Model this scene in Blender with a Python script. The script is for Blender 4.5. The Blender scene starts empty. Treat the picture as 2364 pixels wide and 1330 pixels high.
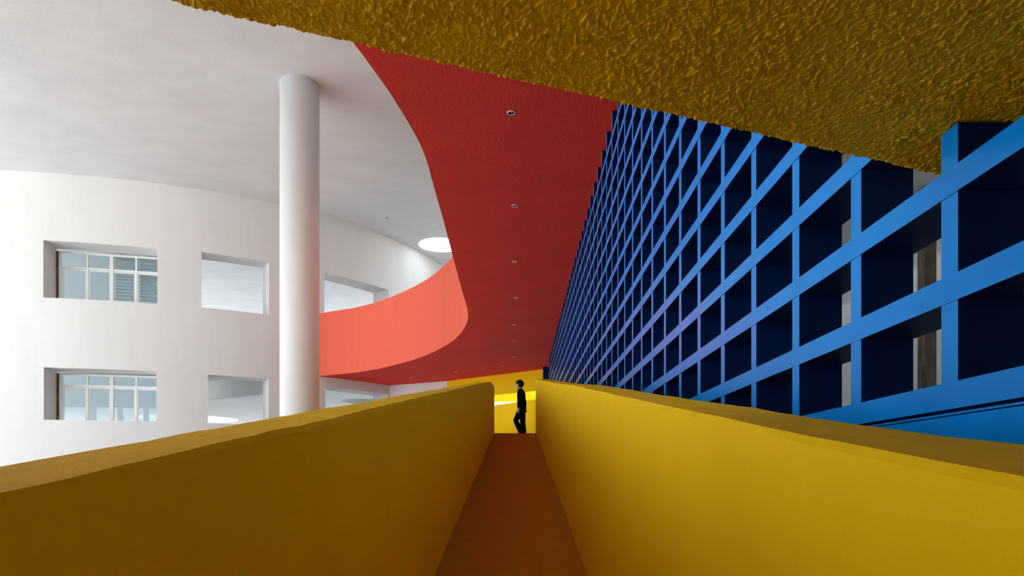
import bpy, bmesh, math, random
import numpy as np
from mathutils import Vector, noise

random.seed(4)
C = bpy.context.scene.collection
S = bpy.context.scene
W, H = 2364, 1330
F = 1600.0                 # focal length in pixels
VX, VY = 1196.0, 1109.0    # vanishing point of the level lines along the ramp
EYE = 1.227                # camera height above the ramp floor

# ------------------------------------------------------------------ camera
cam_d = bpy.data.cameras.new('camera')
cam = bpy.data.objects.new('camera', cam_d)
C.objects.link(cam)
cam.location = (0, 0, EYE)
cam.rotation_euler = (math.pi / 2, 0, 0)
cam_d.sensor_fit = 'HORIZONTAL'
cam_d.sensor_width = 36
cam_d.lens = 36 * F / W
cam_d.shift_x = (W / 2 - VX) / W
cam_d.shift_y = (VY - H / 2) / W
cam_d.clip_start = 0.02
cam_d.clip_end = 500
S.camera = cam

# ------------------------------------------------------------------ world, sun, exposure
world = bpy.data.worlds.new('World')
S.world = world
world.use_nodes = True
wn = world.node_tree
wn.nodes['Background'].inputs[0].default_value = (0.78, 0.91, 1.0, 1)
wn.nodes['Background'].inputs[1].default_value = 1.8
sun_d = bpy.data.lights.new('sun', 'SUN')
sun_d.energy = 20
sun_d.angle = math.radians(2)
sun_d.color = (1.0, 0.97, 0.94)
sun = bpy.data.objects.new('sun', sun_d)
C.objects.link(sun)
sun.rotation_euler = Vector((0.55, 0.32, -0.77)).to_track_quat('-Z', 'Y').to_euler()
S.view_settings.view_transform = 'Standard'
S.view_settings.look = 'None'
S.view_settings.gamma = 1.0
S.view_settings.use_curve_mapping = False
S.view_settings.exposure = 0.9
S.cycles.max_bounces = 12
S.cycles.diffuse_bounces = 6
S.cycles.transparent_max_bounces = 12
S.cycles.use_denoising = True
S.cycles.sample_clamp_indirect = 6


# ------------------------------------------------------------------ helpers
def P(px, py, Y):
    """point of the place that stands Y metres ahead at photo pixel px, py (z from eye level)"""
    return Vector(((px - VX) / F * Y, Y, (VY - py) / F * Y))


def PZ(px, py, z):
    return P(px, py, z * F / (VY - py))


def obj(name, verts, faces, mat, parent=None, smooth=False, z0=EYE):
    me = bpy.data.meshes.new(name)
    me.from_pydata([(v[0], v[1], v[2] + z0) for v in verts], [], faces)
    me.validate()
    bm = bmesh.new()
    bm.from_mesh(me)
    bmesh.ops.recalc_face_normals(bm, faces=bm.faces)
    bm.to_mesh(me)
    bm.free()
    return link(name, me, mat, parent, smooth)


def link(name, me, mat, parent=None, smooth=False):
    if smooth:
        me.shade_smooth()
    if mat is not None:
        me.materials.append(mat)
    o = bpy.data.objects.new(name, me)
    C.objects.link(o)
    if parent is not None:
        o.parent = parent
        o.matrix_parent_inverse = parent.matrix_basis.inverted()
    return o


def box_v(a, b):
    x0, y0, z0 = a
    x1, y1, z1 = b
    v = [(x0, y0, z0), (x1, y0, z0), (x1, y1, z0), (x0, y1, z0),
         (x0, y0, z1), (x1, y0, z1), (x1, y1, z1), (x0, y1, z1)]
    f = [(0, 3, 2, 1), (4, 5, 6, 7), (0, 1, 5, 4), (1, 2, 6, 5), (2, 3, 7, 6), (3, 0, 4, 7)]
    return v, f


def box(name, a, b, mat, parent=None, bevel=0.0):
    v, f = box_v(a, b)
    o = obj(name, v, f, mat, parent)
    if bevel:
        bm = bmesh.new()
        bm.from_mesh(o.data)
        bmesh.ops.bevel(bm, geom=bm.edges[:], offset=bevel, segments=1, affect='EDGES')
        bm.to_mesh(o.data)
        bm.free()
    return o


def obox(name, p, q, th, z0, z1, mat, parent=None):
    """a slab standing on the plan line p-q, th thick on the far side"""
    p, q = Vector(p[:2]), Vector(q[:2])
    d = (q - p).normalized()
    n = Vector((-d.y, d.x)) * th
    pts = [p, q, q + n, p + n]
    v = [(a.x, a.y, z0) for a in pts] + [(a.x, a.y, z1) for a in pts]
    f = [(0, 3, 2, 1), (4, 5, 6, 7), (0, 1, 5, 4), (1, 2, 6, 5), (2, 3, 7, 6), (3, 0, 4, 7)]
    return obj(name, v, f, mat, parent)


def empty(name, loc, z0=EYE):
    o = bpy.data.objects.new(name, None)
    o.empty_display_size = 0.2
    C.objects.link(o)
    o.location = (loc[0], loc[1], loc[2] + z0)
    return o


def tag(o, label, cat, group=None):
    o['label'] = label
    o['category'] = cat
    if group:
        o['group'] = group
    return o


def struct(o, label=None):
    o['kind'] = 'structure'
    if label:
        o['label'] = label
    return o


def slab(name, outer, holes, z0, z1, mat, parent=None):
    """horizontal slab from a plan outline with holes, thickness z0..z1"""
    bm = bmesh.new()
    edges = []
    for loop in [outer] + holes:
        vs = [bm.verts.new((p[0], p[1], z0 + EYE)) for p in loop]
        edges += [bm.edges.new((vs[i], vs[(i + 1) % len(vs)])) for i in range(len(vs))]
    bmesh.ops.triangle_fill(bm, use_beauty=True, use_dissolve=False, edges=edges, normal=(0, 0, -1))
    r = bmesh.ops.extrude_face_region(bm, geom=bm.faces[:])
    for g in r['geom']:
        if isinstance(g, bmesh.types.BMVert):
            g.co.z = z1 + EYE
    bmesh.ops.recalc_face_normals(bm, faces=bm.faces)
    me = bpy.data.meshes.new(name)
    bm.to_mesh(me)
    bm.free()
    return link(name, me, mat, parent)


def circle(cx, cy, r, n=64):
    return [(cx + r * math.cos(2 * math.pi * i / n), cy + r * math.sin(2 * math.pi * i / n)) for i in range(n)]


# ------------------------------------------------------------------ materials
def material(name, col, rough=0.8, var=0.08, scale=(1, 1, 1), nscale=2.0, bump=0.0, bscale=60.0,
             bdist=0.004, metallic=0.0, spec=0.3, coat=0.0, col2=None, detail=6.0):
    m = bpy.data.materials.new(name)
    m.use_nodes = True
    nt = m.node_tree
    b = nt.nodes['Principled BSDF']
    b.inputs['Roughness'].default_value = rough
    b.inputs['Metallic'].default_value = metallic
    b.inputs['Specular IOR Level'].default_value = spec
    b.inputs['Coat Weight'].default_value = coat
    b.inputs['Coat Roughness'].default_value = 0.25
    tc = nt.nodes.new('ShaderNodeTexCoord')
    mp = nt.nodes.new('ShaderNodeMapping')
    mp.inputs['Scale'].default_value = scale
    nt.links.new(tc.outputs['Object'], mp.inputs['Vector'])
    if var > 0:
        nz = nt.nodes.new('ShaderNodeTexNoise')
        nz.inputs['Scale'].default_value = nscale
        nz.inputs['Detail'].default_value = detail
        nz.inputs['Roughness'].default_value = 0.6
        nt.links.new(mp.outputs['Vector'], nz.inputs['Vector'])
        rp = nt.nodes.new('ShaderNodeValToRGB')
        rp.color_ramp.elements[0].position = 0.3
        rp.color_ramp.elements[1].position = 0.7
        d = col2 if col2 else tuple(c * (1 - var) for c in col)
        rp.color_ramp.elements[0].color = (*d, 1)
        rp.color_ramp.elements[1].color = (*col, 1)
        nt.links.new(nz.outputs['Fac'], rp.inputs['Fac'])
        nt.links.new(rp.outputs['Color'], b.inputs['Base Color'])
    else:
        b.inputs['Base Color'].default_value = (*col, 1)
    if bump > 0:
        n2 = nt.nodes.new('ShaderNodeTexNoise')
        n2.inputs['Scale'].default_value = bscale
        n2.inputs['Detail'].default_value = 4
        nt.links.new(tc.outputs['Object'], n2.inputs['Vector'])
        bp = nt.nodes.new('ShaderNodeBump')
        bp.inputs['Strength'].default_value = bump
        bp.inputs['Distance'].default_value = bdist
        nt.links.new(n2.outputs['Fac'], bp.inputs['Height'])
        nt.links.new(bp.outputs['Normal'], b.inputs['Normal'])
    return m


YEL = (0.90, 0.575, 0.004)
M = {
    'white': material('white_plaster', (0.80, 0.80, 0.79), 0.9, 0.07, (1, 1, 0.25), 1.1, 0.25, 30, 0.01),
    'ceil': material('trowelled_white_plaster', (0.74, 0.75, 0.76), 0.9, 0.11, (0.7, 1.0, 1), 1.1, 0.3, 18, 0.01, detail=10),
    'column': material('column_plaster', (0.82, 0.82, 0.82), 0.85, 0.05, (1, 1, 0.4), 2, 0.15, 40, 0.005),
    'yellow': material('yellow_render', YEL, 0.75, 0.06, (1, 1, 1), 2.5, 0.25, 160, 0.002, spec=0.1),
    'coarse': material('coarse_yellow_stucco', YEL, 0.6, 0.10, (1, 1, 1), 30, 0.5, 330, 0.0018, spec=0.25),
    'cap': material('yellow_coping_render', YEL, 0.75, 0.16, (4, 1, 1), 5, 0.5, 90, 0.003, spec=0.1),
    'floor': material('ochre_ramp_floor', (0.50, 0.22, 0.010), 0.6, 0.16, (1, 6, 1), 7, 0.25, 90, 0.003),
    'red': material('red_stucco', (0.92, 0.045, 0.028), 0.85, 0.10, (1, 1, 1), 1.2, 0.6, 45, 0.012),
    'coral': material('coral_red_render', (0.86, 0.145, 0.085), 0.85, 0.04, (1, 1, 0.2), 1.5, 0.1, 40, 0.005),
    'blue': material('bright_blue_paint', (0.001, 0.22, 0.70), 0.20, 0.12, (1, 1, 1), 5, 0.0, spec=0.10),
    'navy': material('dark_navy', (0.001, 0.016, 0.10), 0.5, 0.35, (1, 1, 1), 1.5, 0.0, spec=0.06),
    'alu': material('white_window_metal', (0.82, 0.83, 0.85), 0.4, 0.0),
    'room': material('grey_room_plaster', (0.82, 0.84, 0.85), 0.9, 0.05),
    'slat': material('grey_blind_slat', (0.66, 0.70, 0.71), 0.6, 0.0),
    'ground': material('pale_paving', (0.30, 0.30, 0.30), 0.9, 0.08, (1, 1, 1), 0.6),
    'court': material('bounce_court_paving', (0.80, 0.81, 0.81), 0.9, 0.05, (1, 1, 1), 0.6),
    'concrete': material('weathered_concrete', (0.22, 0.18, 0.13), 0.9, 0.35, (3, 3, 0.6), 4, 0.3, 20, 0.01,
                         col2=(0.06, 0.055, 0.05)),
    'deck': material('dark_grey_deck', (0.16, 0.16, 0.16), 0.9, 0.1),
    'grey': material('grey_wall_render', (0.22, 0.215, 0.21), 0.9, 0.1),
    'ring': material('white_downlight_metal', (0.85, 0.85, 0.85), 0.35, 0.0),
    'lamp_in': material('dark_downlight_reflector', (0.03, 0.03, 0.035), 0.25, 0.0, metallic=0.6),
    'lamp_bar': material('amber_lamp_contact', (0.75, 0.42, 0.03), 0.4, 0.0),
    'black': material('black_cloth', (0.003, 0.003, 0.0035), 0.95, 0.0, spec=0.0),
    'skin': material('skin', (0.46, 0.24, 0.18), 0.55, 0.0),
    'hair': material('black_hair', (0.004, 0.003, 0.003), 0.6, 0.0, spec=0.15),
    'sole': material('black_leather', (0.01, 0.01, 0.01), 0.4, 0.0),
}
g = bpy.data.materials.new('window_glass')
g.use_nodes = True
nt = g.node_tree
nt.nodes.clear()
out = nt.nodes.new('ShaderNodeOutputMaterial')
mix = nt.nodes.new('ShaderNodeMixShader')
fr = nt.nodes.new('ShaderNodeFresnel')
fr.inputs['IOR'].default_value = 1.5
tr = nt.nodes.new('ShaderNodeBsdfTransparent')
tr.inputs['Color'].default_value = (0.86, 0.93, 0.95, 1)
gl = nt.nodes.new('ShaderNodeBsdfGlossy')
gl.inputs['Roughness'].default_value = 0.02
nt.links.new(fr.outputs[0], mix.inputs[0])
nt.links.new(tr.outputs[0], mix.inputs[1])
nt.links.new(gl.outputs[0], mix.inputs[2])
nt.links.new(mix.outputs[0], out.inputs['Surface'])
M['glass'] = g

# ------------------------------------------------------------------ levels (from eye height)
GROUND = -4.5
ROOF = 10.07
RED = 3.935                # underside of the red walkway
BAND = 6.31                # top of its coral fascia
SOFF = 0.82                # underside of the yellow flight overhead
SLOPE = 0.152


def ramp_z(y):
    return -EYE + SLOPE * y


# ------------------------------------------------------------------ the ground and the curved white building
struct(box('floor', (-120, -90, GROUND - 0.3), (40, 120, GROUND), M['ground']), 'grey paved ground below the ramp')
struct(box('floor', (-54, -22, GROUND), (-29, 3, GROUND + 0.04), M['court']), 'sunlit pale court added out of view to bounce light')  # unseen bright patch added to bounce sun into the building

struct(box('wall_front', (-10, -6.3, GROUND), (8, -6, ROOF - 0.01), M['yellow']), 'unseen yellow wall added behind the viewer to block light')  # added out of view to block light from behind the camera

# line where the curved wall meets the white ceiling, read off the photograph
wl = [(0, 392.6), (86, 396.4), (154, 402.3), (237, 409.4), (367, 423), (459, 437.2), (539, 450.5), (625, 466),
      (736, 497.0), (828, 521), (890, 543.6), (937, 566), (976, 587.5), (1028, 615.5)]
wp = [PZ(a, b, ROOF) for a, b in wl]
left = wp[0] + (wp[0] - wp[1]).normalized() * 14 + Vector((0, -0.6, 0))
right_ = wp[-1] + (wp[-1] - wp[-2]).normalized() * 6
wp = [left] + wp + [right_]
wpx = np.array([VX + F * p.x / p.y for p in wp])
# smooth the plan curve: X, Y as functions of arc length
pts = np.array([[p.x, p.y] for p in wp])
arc = np.concatenate([[0], np.cumsum(np.linalg.norm(np.diff(pts, axis=0), axis=1))])
cx = np.polyfit(arc, pts[:, 0], 6)
cy = np.polyfit(arc, pts[:, 1], 6)
fine_s = np.linspace(0, arc[-1], 1200)
fx, fy = np.polyval(cx, fine_s), np.polyval(cy, fine_s)
fpx = VX + F * fx / fy


def wall_at(px):
    """plan point and inward normal of the curved wall where photo column px meets it"""
    s = np.interp(px, fpx, fine_s)
    x, y = np.polyval(cx, s), np.polyval(cy, s)
    tx, ty = np.polyval(np.polyder(cx), s), np.polyval(np.polyder(cy), s)
    l = math.hypot(tx, ty)
    return Vector((x, y)), Vector((-ty / l, tx / l))


TH = 0.88
openings = [(100, 363, 5.98, 7.85), (101, 361, 1.985, 3.695), (465, 621, 5.99, 7.905), (480, 620, 1.985, 3.67),
            (749, 897, 5.99, 7.89), (751, 896, 1.985, 3.56)]
xs = sorted(set([o[0] for o in openings] + [o[1] for o in openings] +
                list(np.linspace(fpx[0] + 1, 1130, 70).round(1))))
zs = [GROUND - 0.3, 1.985, 3.56, 3.67, 3.695, 5.98, 5.99, 7.85, 7.89, 7.905, ROOF + 0.25]
zs = sorted(zs)


def is_hole(x0, x1, z0, z1):
    xm, zm = (x0 + x1) / 2, (z0 + z1) / 2
    return any(o[0] < xm < o[1] and o[2] < zm < o[3] for o in openings)


wv, wf, idx = [], [], {}


def wvert(i, k, side):
    key = (i, k, side)
    if key not in idx:
        p, n = wall_at(xs[i])
        q = p + n * (TH if side else 0)
        idx[key] = len(wv)
        wv.append((q.x, q.y, zs[k]))
    return idx[key]


nx, nz_ = len(xs) - 1, len(zs) - 1
solid = [[not is_hole(xs[i], xs[i + 1], zs[k], zs[k + 1]) for k in range(nz_)] for i in range(nx)]
for i in range(nx):
    for k in range(nz_):
        if not solid[i][k]:
            continue
        for s in (0, 1):
            wf.append((wvert(i, k, s), wvert(i + 1, k, s), wvert(i + 1, k + 1, s), wvert(i, k + 1, s)))
        for di, dk, e in ((-1, 0, ((i, k), (i, k + 1))), (1, 0, ((i + 1, k), (i + 1, k + 1))),
                          (0, -1, ((i, k), (i + 1, k))), (0, 1, ((i, k + 1), (i + 1, k + 1)))):
            a, b = i + di, k + dk
            if not (0 <= a < nx and 0 <= b < nz_) or not solid[a][b]:
                (i0, k0), (i1, k1) = e
                wf.append((wvert(i0, k0, 0), wvert(i1, k1, 0), wvert(i1, k1, 1), wvert(i0, k0, 1)))
struct(obj('wall_left', wv, wf, M['white']), 'curved white plaster wall with deep rectangular openings')

sky_c = PZ(1016, 566, ROOF)
roof = slab('ceiling', [(-34, -26), (7, -26), (7, 38.3), (-5, 38.3), (-7, 60), (-34, 60)], [circle(sky_c.x, sky_c.y, 0.93), [(-1.6, 24), (1.2, 24), (1.2, 31.5), (-1.6, 31.5)]], ROOF, ROOF + 0.35, M['ceil'])  # rectangular opening is unseen, added to let daylight in
struct(roof, 'high white trowelled ceiling with a round skylight')


def wall_pt(px, off):
    p, n = wall_at(px)
    return p + n * off


# storeys and rooms behind the wall
fl = [wall_pt(a, TH - 0.02) for a in np.linspace(-380, 905, 26)]
hole_c = PZ(433, 967, 4.3)
hole_d = PZ(842, 927, 4.3)
st = slab('floor_storey', [(p.x, p.y) for p in fl] + [(-6, 60), (-46, 60), (-46, fl[0].y + 1)],
          [circle(hole_c.x, hole_c.y, 3.3), circle(hole_d.x, hole_d.y, 1.25)], 4.3, 4.95, M['white'])
st.name = 'floor'
struct(st, 'upper storey slab behind the curved white wall, with round holes')
struct(box('trim_1', (hole_d.x - 1.6, hole_d.y - 1.6, 4.96), (hole_d.x + 1.6, hole_d.y + 1.6, 5.1), M['concrete']),
       'cover over the round hole in the storey slab')
a, b = P(480, 921.8, 30), P(602, 909.8, 28.2)
d = (b - a).normalized()
struct(obox('trim_2', a - d * 0.4, b + d * 3.4, 0.3, 3.51, 4.29, M['white']), 'downstand beam seen through the lower opening')
pA, pB = wall_pt(425, TH - 0.02), wall_pt(425, 5.4)
struct(obox('wall_partition', pA, pB, 0.15, GROUND, ROOF - 0.02, M['room']), 'partition between the glazed rooms and the open gallery')
bk = [wall_pt(a, 5.4) for a in (-120, 30, 130, 230, 330, 425)]
for z0, z1 in ((2.95, 4.28), (4.97, 5.6), (7.25, ROOF - 0.02), (GROUND, 1.6)):  # upper gap is an unseen opening added to light the room
    for i in range(len(bk) - 1):
        struct(obox('wall_back', bk[i], bk[i + 1], 0.15, z0, z1, M['room']), 'back wall of the glazed rooms')
for i in range(len(bk)):
    q = bk[min(i, len(bk) - 1)]
    struct(box('trim_3', (q.x - 0.09, q.y, 1.6), (q.x + 0.09, q.y + 0.12, 2.95), M['alu']), 'mullion of the far window strip')
# sloping stair underside crossing the upper room behind the glass
sa, sb = wall_pt(150, 3.2), wall_pt(330, 3.2)
v = [(sa.x, sa.y, 8.6), (sb.x, sb.y, 6.4), (sb.x, sb.y, 6.9), (sa.x, sa.y, 9.1)]
v += [(x, y + 1.0, z) for x, y, z in v]
struct(obj('trim_4', v, [(0, 1, 2, 3), (4, 7, 6, 5), (0, 4, 5, 1), (1, 5, 6, 2), (2, 6, 7, 3), (3, 7, 4, 0)], M['room']),
       'sloping stair underside inside the upper glazed room')


# glazed windows
def window(n, px0, px1, z0, z1, cols, ztr, label):
    A, B = wall_pt(px0, 0.80), wall_pt(px1, 0.80)
    dr = (B - A).normalized()
    nr = Vector((-dr.y, dr.x))
    L = (B - A).length

    def t_at(px):
        k = (px - VX) / F
        # A + dr*t on the ray x = k*y
        return (k * A.y - A.x) / (dr.x - k * dr.y)

    win = empty('window_%d' % n, (A.x, A.y, z0))
    struct(win, label)

    def bar(name, t0, t1, za, zb, dep=0.07, off=0.0, m='alu'):
        p, q = A + dr * t0 + nr * off, A + dr * t1 + nr * off
        return obox(name, p, q, dep, za, zb, M[m], win)

    tl, tr_ = t_at(px0 + 41), L + 0.7
    bar('frame_bar', tl - 0.07, tl, z0, z1)
    bar('frame_bar', tr_, tr_ + 0.06, z0, z1)
    bar('frame_bar', tl, tr_, z1 - 0.065, z1)
    bar('frame_bar', tl, tr_, z0, z0 + 0.05)
    bar('filler_panel', -0.02, tl - 0.075, z0, z1, 0.04, 0.05, 'concrete')
    bar('transom', tl, tr_, ztr - 0.035, ztr + 0.035, 0.075, -0.005)
    edges = [tl]
    for px, w in cols:
        t = t_at(px)
        bar('mullion', t - w / 2, t + w / 2, z0 + 0.05, z1 - 0.065, 0.08, -0.01)
        edges.append(t)
    edges.append(tr_)
    for i in range(len(edges) - 1):
        for za, zb in ((z0 + 0.06, ztr - 0.04), (ztr + 0.04, z1 - 0.075)):
            bar('pane', edges[i] + 0.04, edges[i + 1] - 0.04, za, zb, 0.008, 0.03, 'glass')
            # opening sash round the lower lights
            if za < ztr - 0.3:
                bar('sash_bar', edges[i] + 0.03, edges[i + 1] - 0.03, zb - 0.045, zb, 0.03, 0.012)
                bar('sash_bar', edges[i] + 0.03, edges[i] + 0.07, za, zb - 0.046, 0.03, 0.012)
                bar('sash_bar', edges[i + 1] - 0.07, edges[i + 1] - 0.03, za, zb - 0.046, 0.03, 0.012)
    return A, dr, nr, edges, tr_


A, dr, nr, ed, tr_ = window(1, 100, 363, 5.70, 7.78, [(202, 0.055), (257.5, 0.11), (314.5, 0.055)], 7.235,
                            'upper white framed window with eight panes in a deep white reveal')
for nm, ia, ib, lab in (('venetian_blind', 2, 3, 'grey slatted blind behind the third column of panes of the upper window'),
                        ('venetian_blind', 3, 4, 'grey slatted blind behind the right hand panes of the upper window')):
    p0, p1 = A + dr * (ed[ia] + 0.06) + nr * 0.25, A + dr * (ed[ib] - 0.05) + nr * 0.25
    vb = empty('venetian_blind', (p0.x, p0.y, 6.3))
    tag(vb, lab, 'blind', 'slatted blinds behind the upper window')
    obox('head_rail', p0, p1, 0.06, 7.74, 7.79, M['slat'], vb)
    for k in range(13):
        zc = 6.28 + k * 0.112
        q = [p0, p1, p1 + nr * 0.06, p0 + nr * 0.06]
        zz = [zc, zc, zc + 0.085, zc + 0.085]
        v = [(q[i].x, q[i].y, zz[i]) for i in range(4)] + [(q[i].x, q[i].y, zz[i] + 0.012) for i in range(4)]
        obj('slat', v, [(0, 3, 2, 1), (4, 5, 6, 7), (0, 1, 5, 4), (1, 2, 6, 5), (2, 3, 7, 6), (3, 0, 4, 7)], M['slat'], vb)
    obox('bottom_rail', p0, p1, 0.05, 6.2, 6.24, M['alu'], vb)
window(2, 101, 361, 1.80, 3.63, [(202, 0.055), (257.5, 0.11), (314.5, 0.055)], 3.225,
       'lower white framed window with eight panes in a deep white reveal')

# round white column
cc = PZ(692, 197, ROOF)
n = 48
col = empty('column', (cc.x, cc.y, GROUND))
tag(col, 'tall round white column rising in front of the coral band to the white ceiling', 'column')
r = 0.487
ring0 = [(cc.x + r * math.cos(2 * math.pi * i / n), cc.y + r * math.sin(2 * math.pi * i / n)) for i in range(n)]
shaft = obj('shaft', [(x, y, GROUND) for x, y in ring0] + [(x, y, ROOF) for x, y in ring0],
            [(i, (i + 1) % n, n + (i + 1) % n, n + i) for i in range(n)] + [tuple(range(n))[::-1], tuple(range(n, 2 * n))],
            M['column'], col)
for p in shaft.data.polygons:
    p.use_smooth = len(p.vertices) == 4

# ------------------------------------------------------------------ red walkway: soffit and coral fascia
edge_px = [(817.6, 100.6), (834, 121.6), (852, 146), (870, 171), (885, 192), (900, 213), (915, 237), (930.4, 261.5), (948, 291), (963.4, 319),
           (972, 336), (979.5, 354), (985.5, 371), (990.5, 387.8), (997, 413), (1004, 438), (1010, 460), (1020.9, 497), (1035, 550), (1047, 597),
           (1058, 638), (1066.6, 669), (1076, 701), (1079.5, 714), (1080.6, 726), (1080.2, 736), (1078, 746), (1073, 756), (1066, 766.5), (1052, 782),
           (1038, 792.5), (1021, 802.6), (1001, 813), (980, 821.9), (952, 831.5), (922, 840), (896, 846.8), (869, 852.5), (843, 857), (816, 860.9)]
ep = [PZ(a, b, RED) for a, b in edge_px]
near = [Vector((ep[0].x - 0.55, 2.4, RED)), Vector((ep[0].x - 0.28, 4.4, RED))]
inner = [Vector((p.x, p.y)) for p in near + ep]
wall_line = [wall_pt(a, 0.03) for a in (735, 760, 790, 820, 860, 903)]
cor = PZ(900, 890, RED)
b1, b2 = PZ(1032, 880, RED), PZ(1250, 853, RED)
dback = Vector((b2.x - b1.x, b2.y - b1.y)).normalized()
b3 = Vector((b2.x, b2.y)) + dback * 0.5
outer = inner + wall_line + [Vector((b1.x, b1.y + 0.1)), b3 + Vector((0, 0.1)), Vector((1.25, b3.y)), Vector((1.25, 2.4))]
walk = empty('walkway', (inner[0].x, inner[0].y, RED))
tag(walk, 'curving red walkway overhead with a coral red parapet band', 'walkway')
slab('soffit', [(p.x, p.y) for p in outer], [], RED, RED + 0.3, M['red'], walk)
deck = slab('deck', [(p.x, p.y) for p in outer], [], RED + 0.301, RED + 0.34, M['deck'], walk)
# fascia: follows the inner edge
fas = inner + [wall_line[0]]
fv, ff = [], []
m = len(fas)
for i, p in enumerate(fas):
    t = (fas[min(i + 1, m - 1)] - fas[max(i - 1, 0)]).normalized()
    nn = Vector((t.y, -t.x))
    q = p + nn * 0.16
    o_ = p - nn * 0.003
    fv += [(o_.x, o_.y, RED), (o_.x, o_.y, BAND), (q.x, q.y, BAND), (q.x, q.y, RED + 0.01)]
for i in range(m - 1):
    for k in range(4):
        a_, b_ = 4 * i + k, 4 * i + (k + 1) % 4
        ff.append((a_, b_, b_ + 4, a_ + 4))
ff += [(0, 1, 2, 3), (4 * m - 4, 4 * m - 1, 4 * m - 2, 4 * m - 3)]
obj('parapet_band', fv, ff, M['coral'], walk)['label'] = 'coral red curved parapet band'

# ------------------------------------------------------------------ back walls under the walkway
e0, e1 = Vector((cor.x, cor.y)), Vector((b1.x, b1.y))
struct(obox('wall_back', wall_pt(899, 0.0), e1, 0.25, GROUND, RED, M['white']), 'short white wall under the far end of the red soffit')
struct(obox('wall_yellow', e1, b3, 0.06, 3.2, RED, M['yellow']), 'yellow downstand wall below the far end of the red soffit')
mid = e1 + dback * 1.2
struct(obox('wall_yellow', e1, mid, 0.3, GROUND, 3.2, M['yellow']), 'yellow wall left of the far opening')
q1, q2 = P(1095, 928.7, 41), P(1275, 925.5, 41)
far = obox('beam', q1, q2 + Vector((0.5, 0, 0)), 0.2, 4.66, 7.2, M['yellow'])
tag(far, 'brightly lit yellow beam seen through the far doorway above the white gap', 'beam')

struct(box('wall_sunshade', (-2.9, 35.6, GROUND), (-2.6, 42.5, ROOF - 0.02), M['white']), 'unseen white wall added to shade the far yellow beam')  # added out of view to keep the sun off the far beam

# ------------------------------------------------------------------ ramp, landing, parapets
XL = -0.513


def xr(y):
    return 0.445 - 0.00455 * y


ys = [-1.5, 0, 2, 4, 6, 8, 10, 12, 13.5, 14.6]
v, f = [], []
for y in ys:
    v += [(XL - 0.02, y, ramp_z(y)), (xr(y) + 0.02, y, ramp_z(y)), (xr(y) + 0.02, y, ramp_z(y) - 0.3), (XL - 0.02, y, ramp_z(y) - 0.3)]
for i in range(len(ys) - 1):
    for k in range(4):
        a_, b_ = 4 * i + k, 4 * i + (k + 1) % 4
        f.append((a_, b_, b_ + 4, a_ + 4))
f += [(0, 1, 2, 3), (len(v) - 4, len(v) - 1, len(v) - 2, len(v) - 3)]
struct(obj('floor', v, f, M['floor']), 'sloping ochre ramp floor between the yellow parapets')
LAND = ramp_z(14.6)
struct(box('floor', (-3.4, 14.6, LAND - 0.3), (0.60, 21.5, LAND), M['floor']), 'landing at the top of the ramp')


def parapet(name, inner_x, thick, y0, y1, top, label, sgn):
    root = empty(name, (inner_x(0), 0, ramp_z(0)))
    tag(root, label, 'parapet')
    N = 150
    v, f, cv, cf = [], [], [], []
    for i in range(N + 1):
        y = y0 + (y1 - y0) * (i / N) ** 1.3
        ja = 0.005 * noise.noise(Vector((y * 1.3, sgn * 3.1, 0))) + 0.0028 * noise.noise(Vector((y * 7, sgn, 4)))
        jb = 0.006 * noise.noise(Vector((y * 1.1, sgn * 9.1, 7))) + 0.0028 * noise.noise(Vector((y * 6, sgn, 9)))
        xi = inner_x(y)
        xo = xi + sgn * thick
        zt = top(y)
        zb = min(ramp_z(y), LAND) - 0.35
        v += [(xi, y, zb), (xi, y, zt + ja - 0.012), (xo, y, zt + jb - 0.012), (xo, y, zb)]
        cv += [(xi, y, zt + ja - 0.012), (xi + sgn * 0.008, y, zt + ja), (xo - sgn * 0.008, y, zt + jb), (xo, y, zt + jb - 0.012)]
    for i in range(N):
        for k in range(4):
            a_, b_ = 4 * i + k, 4 * i + (k + 1) % 4
            f.append((a_, b_, b_ + 4, a_ + 4))
            cf.append((a_, b_, b_ + 4, a_ + 4))
    for g_ in (f, cf):
        g_ += [(0, 1, 2, 3), (4 * N, 4 * N + 3, 4 * N + 2, 4 * N + 1)]
    obj('wall_body', v, f, M['yellow'], root)
    obj('coping', cv, cf, M['cap'], root)
    return root


def top_l(y):
    t = ramp_z(y) + 1.108
    if y > 11.5:
        t = min(t, np.interp(y, [11.5, 13.4, 15.0], [ramp_z(11.5) + 1.108, 1.90, 2.03]))
    return float(t)


parapet('parapet', lambda y: XL, 0.172, -1.5, 15.0, top_l, 'shadowed yellow parapet on the left side of the ramp', -1)
parapet('parapet', xr, 0.225, -1.5, 14.95, lambda y: ramp_z(y) + 1.135 + 0.012 * math.exp(-((y - 5.2) / 1.5) ** 2),
        'brightly lit yellow parapet on the right side of the ramp', 1)
# angled parapet behind the person
pa, pb = P(1141, 935.8, 20.1), P(1236.5, 921, 18.62)
dl = (pb - pa).normalized()
ap = obox('parapet', pa - dl * 3.2, pb + dl * 0.45, 0.2, LAND - 0.2, pa.z, M['yellow'])
tag(ap, 'yellow parapet crossing the landing behind the walking person', 'parapet')

# ------------------------------------------------------------------ yellow flight overhead, coarse stucco underside
E0 = PZ(365, 0, SOFF)
E1 = PZ(2170, 405, SOFF)
eu = Vector((E1.x - E0.x, E1.y - E0.y)).normalized()
ev = Vector((eu.y, -eu.x))
O = Vector((E0.x, E0.y))


def uv(u, v_):
    q = O + eu * u + ev * v_
    return (q.x, q.y)


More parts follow.
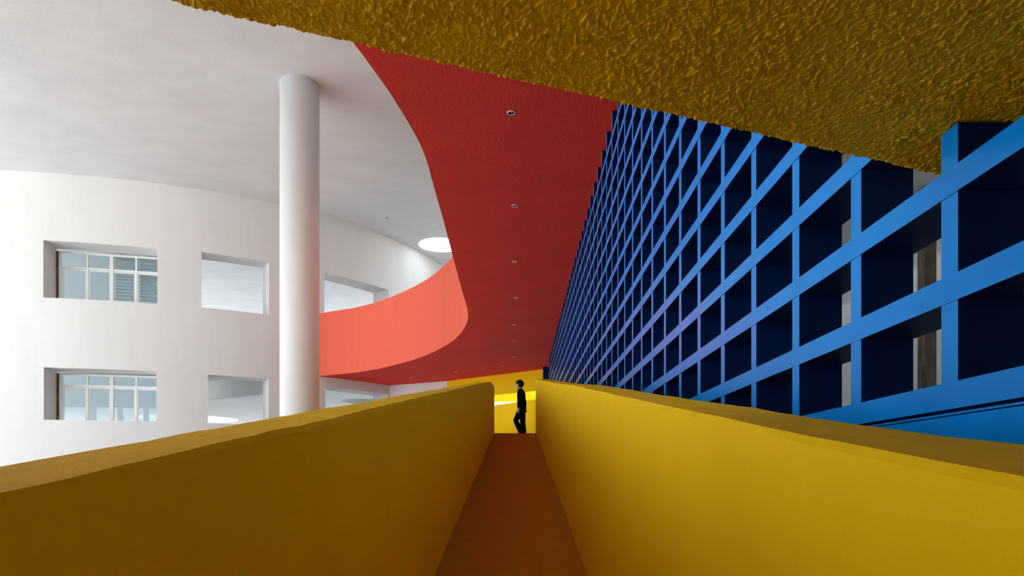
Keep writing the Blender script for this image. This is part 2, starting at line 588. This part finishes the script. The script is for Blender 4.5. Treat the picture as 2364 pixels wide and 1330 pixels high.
up = empty('overhead_ramp', (O.x, O.y, SOFF))
tag(up, 'yellow flight overhead with a coarse stucco underside', 'ramp')
u0, u1, v1 = -0.35, 2.12, 0.78
step = 0.0016
nu, nv = int((u1 - u0) / step), int(v1 / step)
U, V = np.meshgrid(np.linspace(u0, u1, nu + 1), np.linspace(0, v1, nv + 1), indexing='ij')
X = O.x + eu.x * U + ev.x * V
Yg = O.y + eu.y * U + ev.y * V


def vnoise(x, y, seed):
    """smooth value noise on a lattice"""
    rs = np.random.RandomState(seed)
    tab = rs.rand(256, 256)
    xi, yi = np.floor(x).astype(int), np.floor(y).astype(int)
    fx_, fy_ = x - xi, y - yi
    fx_ = fx_ * fx_ * (3 - 2 * fx_)
    fy_ = fy_ * fy_ * (3 - 2 * fy_)
    a = tab[xi % 256, yi % 256]
    b = tab[(xi + 1) % 256, yi % 256]
    c = tab[xi % 256, (yi + 1) % 256]
    d_ = tab[(xi + 1) % 256, (yi + 1) % 256]
    return (a * (1 - fx_) + b * fx_) * (1 - fy_) + (c * (1 - fx_) + d_ * fx_) * fy_


wx = X + 0.013 * (vnoise(X * 70, Yg * 50, 1) - 0.5)
wy = Yg + 0.016 * (vnoise(X * 70, Yg * 50, 2) - 0.5)
n1 = vnoise(wx * 165, wy * 95, 3)
n2 = vnoise(wx * 310, wy * 200, 4)
n3 = vnoise(wx * 430, wy * 300, 5)
patch = vnoise(X * 14, Yg * 10, 6)
ridge = 1 - np.abs(2 * n1 - 1)
ridge2 = 1 - np.abs(2 * n2 - 1)
hgt = 0.0036 * ridge ** 2.8 * (0.35 + 1.1 * patch) + 0.0017 * ridge2 ** 2.5 + 0.0007 * n3
drip = vnoise(U * 70, V * 0 + 3.5, 8)
edge_w = np.exp(-V / 0.006)
hgt += edge_w * (0.004 * np.maximum(drip - 0.45, 0) * 2 - 0.002)
# the free edge itself is ragged
shift = edge_w * (0.007 * (vnoise(U * 55, V * 0 + 1.5, 9) - 0.5) + 0.004 * (vnoise(U * 160, V * 0 + 7.5, 10) - 0.5))
X2 = X - ev.x * shift
Y2 = Yg - ev.y * shift
co = np.stack([X2, Y2, SOFF + EYE + 0.003 - hgt], -1).reshape(-1, 3)
ii, jj = np.meshgrid(np.arange(nu), np.arange(nv), indexing='ij')
a_ = (ii * (nv + 1) + jj).ravel()
fc = np.stack([a_, a_ + 1, a_ + nv + 2, a_ + nv + 1], -1)
me = bpy.data.meshes.new('stucco_underside')
me.vertices.add(len(co))
me.vertices.foreach_set('co', co.ravel())
me.loops.add(fc.size)
me.loops.foreach_set('vertex_index', fc.ravel())
me.polygons.add(len(fc))
me.polygons.foreach_set('loop_start', np.arange(0, fc.size, 4))
me.update(calc_edges=True)
me.validate()
if me.polygons[0].normal.z > 0:
    me.flip_normals()
stu = link('stucco_underside', me, M['coarse'], up, smooth=True)
stu['label'] = 'coarse ridged yellow stucco'
# slab body over and behind the stuccoed strip
body = [uv(-1.6, 0.004), uv(2.12, 0.004), (1.5, -1.5), (-0.9, -3.0), (-2.6, -2.4)]
slab('slab_body', body, [], SOFF + 0.004, SOFF + 0.4, M['yellow'], up)
# unseen wall added behind the camera to keep light off the lattice
struct(box('wall_front', (-1.2, -1.75, GROUND), (1.6, -1.55, SOFF), M['yellow']), 'unseen yellow wall added across the ramp behind the viewer to block light')

# ------------------------------------------------------------------ blue lattice screen
scr = empty('lattice_screen', (1.0, 0, 0.16))
tag(scr, 'tall blue metal lattice screen of open boxes along the right side', 'screen')
DEP, TK = 0.154, 0.0625
Y0, DY = 1.6095, 0.4456
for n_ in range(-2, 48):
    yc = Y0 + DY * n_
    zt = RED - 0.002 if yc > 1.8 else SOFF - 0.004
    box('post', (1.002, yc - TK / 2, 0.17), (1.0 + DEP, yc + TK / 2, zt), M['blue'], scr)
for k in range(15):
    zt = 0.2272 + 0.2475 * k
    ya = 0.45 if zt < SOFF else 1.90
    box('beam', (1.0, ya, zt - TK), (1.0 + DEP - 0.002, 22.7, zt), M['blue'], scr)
box('shadow_gap', (1.020, 0.45, 0.156), (1.15, 22.7, 0.1645), M['navy'], scr)  # recessed strip, shade of the gap under the beam put in as navy
box('shadow_gap', (1.012, 0.45, 0.146), (1.15, 22.7, 0.1515), M['navy'], scr)  # navy strip puts the dark of the groove into colour
box('spandrel_panel', (1.003, 0.45, 0.1515), (1.15, 22.7, 0.1565), M['blue'], scr)
box('spandrel_panel', (1.003, 0.45, -2.2), (1.15, 22.7, 0.1485), M['blue'], scr)
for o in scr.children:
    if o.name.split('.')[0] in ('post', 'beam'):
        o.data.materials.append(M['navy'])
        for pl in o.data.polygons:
            pl.material_index = 0 if pl.normal.x < -0.5 else 1  # front faces bright blue, every other face dark navy
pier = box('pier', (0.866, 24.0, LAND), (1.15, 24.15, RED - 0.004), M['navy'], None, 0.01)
tag(pier, 'narrow dark blue pier beyond the far end of the lattice screen', 'pier')

# space behind the screen; upper and far walls and ceiling added to block light
struct(box('wall_upper', (1.26, -6, RED + 0.31), (1.5, 26.5, ROOF - 0.01), M['grey']), 'unseen upper wall added above the lattice screen to close off light')
struct(box('wall_upper', (1.26, 26.5, RED + 0.31), (1.5, 36, ROOF - 0.01), M['grey']), 'unseen grey upper wall added beside the added roof opening')
struct(box('wall_far', (-4.5, 35, RED + 1.3), (1.25, 35.3, ROOF - 0.01), M['white']), 'unseen far wall added behind the red walkway to close off light')
struct(box('wall_right', (7.5, -3, GROUND), (7.8, 30, 7), M['white']), 'pale wall behind the blue lattice screen')
struct(box('ceiling', (1.26, -3, RED + 0.02), (6.95, 30, RED + 0.3), M['white']), 'ceiling added to dim the space behind the blue lattice screen')
struct(box('wall_end', (1.26, 29.8, GROUND), (7.5, 30, 7), M['white']), 'end wall behind the lattice screen')
struct(box('wall_near', (1.62, -3.2, GROUND), (7.5, -3, 7), M['white']), 'near wall behind the lattice screen')
pc = box('concrete_pillar', (5.434, 9.3, GROUND), (5.627, 9.45, RED + 0.02), M['concrete'], None, 0.02)
tag(pc, 'weathered concrete pillar behind the blue lattice screen', 'pillar')


# ------------------------------------------------------------------ recessed downlights
def lathe(prof, n=28):
    v, f = [], []
    for r_, z_ in prof:
        v += [(r_ * math.cos(2 * math.pi * i / n), r_ * math.sin(2 * math.pi * i / n), z_) for i in range(n)]
    for k in range(len(prof) - 1):
        for i in range(n):
            f.append((k * n + i, k * n + (i + 1) % n, (k + 1) * n + (i + 1) % n, (k + 1) * n + i))
    return v, f


def mesh_of(name, v, f, mat):
    me = bpy.data.meshes.new(name)
    me.from_pydata(v, [], f)
    bm = bmesh.new()
    bm.from_mesh(me)
    bmesh.ops.recalc_face_normals(bm, faces=bm.faces)
    bm.to_mesh(me)
    bm.free()
    me.materials.append(mat)
    me.shade_smooth()
    return me


rv, rf = lathe([(0.033, -0.001), (0.034, -0.008), (0.042, -0.008), (0.045, -0.004), (0.045, 0.003), (0.033, 0.003), (0.033, -0.001)])
ring_me = mesh_of('trim_ring', rv, rf, M['ring'])
cv, cf = lathe([(0.0335, -0.004), (0.030, -0.0015), (0.001, -0.0012), (0.001, -0.0004), (0.0335, -0.0004), (0.0335, -0.004)])
cup_me = mesh_of('reflector', cv, cf, M['lamp_in'])
bv, bf = box_v((0.0, -0.022, -0.0035), (0.006, 0.012, -0.001))
bar_me = mesh_of('lamp_contact', bv, bf, M['lamp_bar'])
DL = [(1180, 260, 'recessed downlight in the red soffit nearest the viewer, just below the yellow stucco edge'),
      (1188, 475, 'second nearest recessed downlight in the red soffit, level with the round skylight'),
      (1188, 604, 'third nearest recessed downlight in the red soffit, right of the coral band tip'),
      (1191.5, 688, 'fourth nearest recessed downlight in the red soffit, right of the band corner'),
      (1187, 750, 'fifth nearest recessed downlight in the straight row on the red soffit'),
      (1187.5, 787, 'sixth nearest recessed downlight in the straight row on the red soffit'),
      (1187.5, 824.5, 'farthest recessed downlight of the straight row on the red soffit'),
      (1159.5, 844.5, 'rightmost of three tiny downlights where the red soffit turns left'),
      (1052.5, 858, 'middle of three tiny downlights where the red soffit turns left'),
      (950, 871.5, 'leftmost of three tiny downlights where the red soffit turns left')]


def downlight(px, py, z, lab, grp, sc=1.0):
    p = PZ(px, py, z)
    o = empty('downlight', (p.x, p.y, z))
    o.scale = (sc, sc, 1)
    tag(o, lab, 'downlight', grp)
    for me in (ring_me, cup_me, bar_me):
        c = bpy.data.objects.new(me.name, me)
        C.objects.link(c)
        c.parent = o
    return o


for px, py, lab in DL:
    downlight(px, py, RED - 0.001, lab, 'downlights in the red soffit')
downlight(893, 503.5, ROOF - 0.001, 'small downlight in the white ceiling left of the round skylight', None, 1.5)


# ------------------------------------------------------------------ the walking person
def evaluate(o):
    dg = bpy.context.evaluated_depsgraph_get()
    dg.update()
    me = bpy.data.meshes.new_from_object(o.evaluated_get(dg))
    return me


def skin_mesh(chains):
    """tapered limbs: list of chains of (x, y, z, radius)"""
    bm_all = bmesh.new()
    for ch in chains:
        N = 10
        prev = None
        for i, (x, y, z, r_) in enumerate(ch):
            p = Vector((x, y, z))
            a = Vector(ch[max(i - 1, 0)][:3])
            b = Vector(ch[min(i + 1, len(ch) - 1)][:3])
            t = (b - a).normalized()
            s1 = t.cross(Vector((0.13, 1, 0.07))).normalized()
            s2 = t.cross(s1).normalized()
            ring = [bm_all.verts.new(p + s1 * r_ * math.cos(2 * math.pi * k / N) + s2 * r_ * math.sin(2 * math.pi * k / N)) for k in range(N)]
            if prev:
                for k in range(N):
                    bm_all.faces.new((prev[k], prev[(k + 1) % N], ring[(k + 1) % N], ring[k]))
            else:
                bm_all.faces.new(ring[::-1])
            prev = ring
        bm_all.faces.new(prev)
        for x, y, z, r_ in (ch[0], ch[-1]):
            s = bmesh.ops.create_icosphere(bm_all, subdivisions=2, radius=r_ * 0.98)
            bmesh.ops.translate(bm_all, verts=s['verts'], vec=(x, y, z))
    return bm_all


def ell(bm, c, r_, rot=None):
    s = bmesh.ops.create_icosphere(bm, subdivisions=3, radius=1)
    for vv in s['verts']:
        vv.co = Vector((vv.co.x * r_[0], vv.co.y * r_[1], vv.co.z * r_[2])) + Vector(c)


def rings(bm, rr, N=20):
    prev = None
    for z, cx_, rx, ry in rr:
        ring = [bm.verts.new((cx_ + rx * math.cos(2 * math.pi * k / N), ry * math.sin(2 * math.pi * k / N), z)) for k in range(N)]
        if prev:
            for k in range(N):
                bm.faces.new((prev[k], prev[(k + 1) % N], ring[(k + 1) % N], ring[k]))
        else:
            bm.faces.new(ring[::-1])
        prev = ring
    bm.faces.new(prev)


def remeshed(name, bm, vox, mat, parent, loc, smooth_n=2):
    bmesh.ops.recalc_face_normals(bm, faces=bm.faces)
    me = bpy.data.meshes.new(name)
    bm.to_mesh(me)
    bm.free()
    o = bpy.data.objects.new(name + '_tmp', me)
    C.objects.link(o)
    md = o.modifiers.new('r', 'REMESH')
    md.mode = 'VOXEL'
    md.voxel_size = vox
    ms = o.modifiers.new('s', 'SMOOTH')
    ms.iterations = smooth_n
    me2 = evaluate(o)
    bpy.data.objects.remove(o)
    me2.name = name
    me2.materials.clear()
    r_ = link(name, me2, mat, None, True)
    r_.location = loc
    if parent is not None:
        r_.parent = parent
        r_.location = (0, 0, 0)
    return r_


# local frame: faces -x, feet at z = 0, left side towards the viewer (-y)
legL = [(0.09, -0.085, 0.86, 0.078), (0.02, -0.088, 0.70, 0.068), (-0.06, -0.09, 0.545, 0.052), (0.0, -0.09, 0.40, 0.048), (0.055, -0.09, 0.27, 0.036), (0.095, -0.09, 0.155, 0.031)]
legR = [(0.10, 0.085, 0.86, 0.078), (0.115, 0.085, 0.66, 0.066), (0.125, 0.085, 0.46, 0.050), (0.148, 0.085, 0.30, 0.046), (0.16, 0.085, 0.16, 0.034), (0.165, 0.085, 0.085, 0.032)]
armL = [(0.075, -0.165, 1.285, 0.046), (0.10, -0.20, 1.17, 0.041), (0.115, -0.215, 1.05, 0.035), (0.075, -0.212, 0.97, 0.031), (0.030, -0.205, 0.89, 0.024)]
armR = [(0.08, 0.165, 1.285, 0.046), (0.13, 0.20, 1.17, 0.041), (0.17, 0.215, 1.06, 0.035), (0.175, 0.212, 0.96, 0.031), (0.165, 0.205, 0.86, 0.024)]


def hand(bm_chains, wx_, wy_, wz_, sy):
    bm_chains.append([(wx_, wy_, wz_, 0.022), (wx_ - 0.012, wy_, wz_ - 0.045, 0.030), (wx_ - 0.016, wy_, wz_ - 0.085, 0.029)])
    for k, ln in enumerate((0.062, 0.072, 0.068, 0.052)):
        bx_ = wx_ - 0.040 + 0.017 * k
        bm_chains.append([(bx_, wy_, wz_ - 0.085, 0.0088), (bx_ - 0.004, wy_ + sy * 0.006, wz_ - 0.085 - ln * 0.5, 0.0082),
                          (bx_ + 0.004, wy_ + sy * 0.022, wz_ - 0.085 - ln, 0.0072)])
    bm_chains.append([(wx_ - 0.025, wy_, wz_ - 0.035, 0.0105), (wx_ - 0.052, wy_ + sy * 0.008, wz_ - 0.062, 0.0095), (wx_ - 0.058, wy_ + sy * 0.014, wz_ - 0.095, 0.008)])


ch = [legL, legR, armL, armR,
      [(0.095, 0, 0.86, 0.105), (0.09, 0, 1.0, 0.095), (0.085, 0, 1.18, 0.10), (0.075, 0, 1.28, 0.085)],
      [(0.07, 0, 1.30, 0.055), (0.058, 0, 1.36, 0.047), (0.045, 0, 1.42, 0.05)]]
ch.append([(0.095, -0.09, 0.155, 0.031), (0.05, -0.092, 0.095, 0.033), (-0.015, -0.094, 0.06, 0.028)])
ch.append([(0.18, 0.085, 0.05, 0.034), (0.10, 0.087, 0.038, 0.032), (0.0, 0.089, 0.03, 0.026)])
hand(ch, 0.024, -0.203, 0.885, 1)
hand(ch, 0.163, 0.204, 0.855, -1)
bm = skin_mesh(ch)
ell(bm, (0.035, 0, 1.50), (0.088, 0.072, 0.098))
ell(bm, (0.005, 0, 1.435), (0.055, 0.052, 0.058))          # jaw
ell(bm, (-0.055, 0, 1.470), (0.017, 0.011, 0.018))         # nose
ell(bm, (-0.040, 0, 1.437), (0.013, 0.022, 0.006))         # lips
ell(bm, (-0.038, 0, 1.408), (0.014, 0.020, 0.014))         # chin
for sy in (-1, 1):
    ell(bm, (0.045, sy * 0.072, 1.475), (0.020, 0.010, 0.030))   # ears
    ell(bm, (-0.038, sy * 0.030, 1.492), (0.010, 0.014, 0.007))  # eye lids
PY = 17.9
ploc = (0.0, PY, LAND + EYE)
person = remeshed('person', bm, 0.0075, M['skin'], None, ploc, 1)
tag(person, 'person in black jacket and trousers walking left across the far doorway', 'person')

bm = skin_mesh([[(x, y, z, r_ + 0.016) for x, y, z, r_ in a_] for a_ in (armL, armR)])
rings(bm, [(1.375, 0.058, 0.052, 0.055), (1.335, 0.068, 0.078, 0.115), (1.29, 0.078, 0.098, 0.170), (1.2, 0.084, 0.112, 0.182),
           (1.06, 0.086, 0.106, 0.166), (0.94, 0.088, 0.113, 0.170), (0.85, 0.092, 0.124, 0.182), (0.765, 0.096, 0.130, 0.190)])
remeshed('jacket', bm, 0.010, M['black'], person, (0, 0, 0), 2)['label'] = 'black hip length jacket'
tl_ = [[(x, y, z, r_ + 0.015 + 0.012 * (0.86 - z)) for x, y, z, r_ in a_] for a_ in (legL, legR)]
bm = skin_mesh(tl_)
rings(bm, [(0.98, 0.09, 0.10, 0.155), (0.86, 0.094, 0.112, 0.172), (0.78, 0.096, 0.105, 0.165)])
remeshed('trousers', bm, 0.010, M['black'], person, (0, 0, 0), 2)['label'] = 'black trousers'
for s_, pts_ in ((0, [(0.105, -0.09, 0.14, 0.038), (0.05, -0.092, 0.092, 0.040), (-0.02, -0.094, 0.055, 0.034)]),
                 (1, [(0.185, 0.085, 0.052, 0.041), (0.10, 0.087, 0.042, 0.039), (-0.005, 0.089, 0.034, 0.033)])):
    remeshed('shoe', skin_mesh([pts_]), 0.007, M['sole'], person, (0, 0, 0), 1)
bm = bmesh.new()
s = bmesh.ops.create_icosphere(bm, subdivisions=4, radius=1)
for vv in s['verts']:
    vv.co = Vector((0.045 + vv.co.x * 0.108, vv.co.y * 0.092, 1.497 + vv.co.z * 0.113))
for vv in s['verts']:
    if vv.co.z < 1.47:
        k_ = 1 - 1.6 * (1.47 - vv.co.z)
        vv.co.x = 0.055 + (vv.co.x - 0.055) * k_
        vv.co.y *= k_
    vv.co += 0.006 * noise.noise_vector(vv.co * 22)
kill = [fa for fa in bm.faces if (fa.calc_center_median().x < 0.012 - 0.35 * (fa.calc_center_median().z - 1.44) and fa.calc_center_median().z < 1.500)
        or fa.calc_center_median().z < 1.405]
bmesh.ops.delete(bm, geom=kill, context='FACES')
r_ = bmesh.ops.solidify(bm, geom=bm.faces[:], thickness=0.022)
remeshed('hair', bm, 0.006, M['hair'], person, (0, 0, 0), 1)['label'] = 'short black bobbed hair'
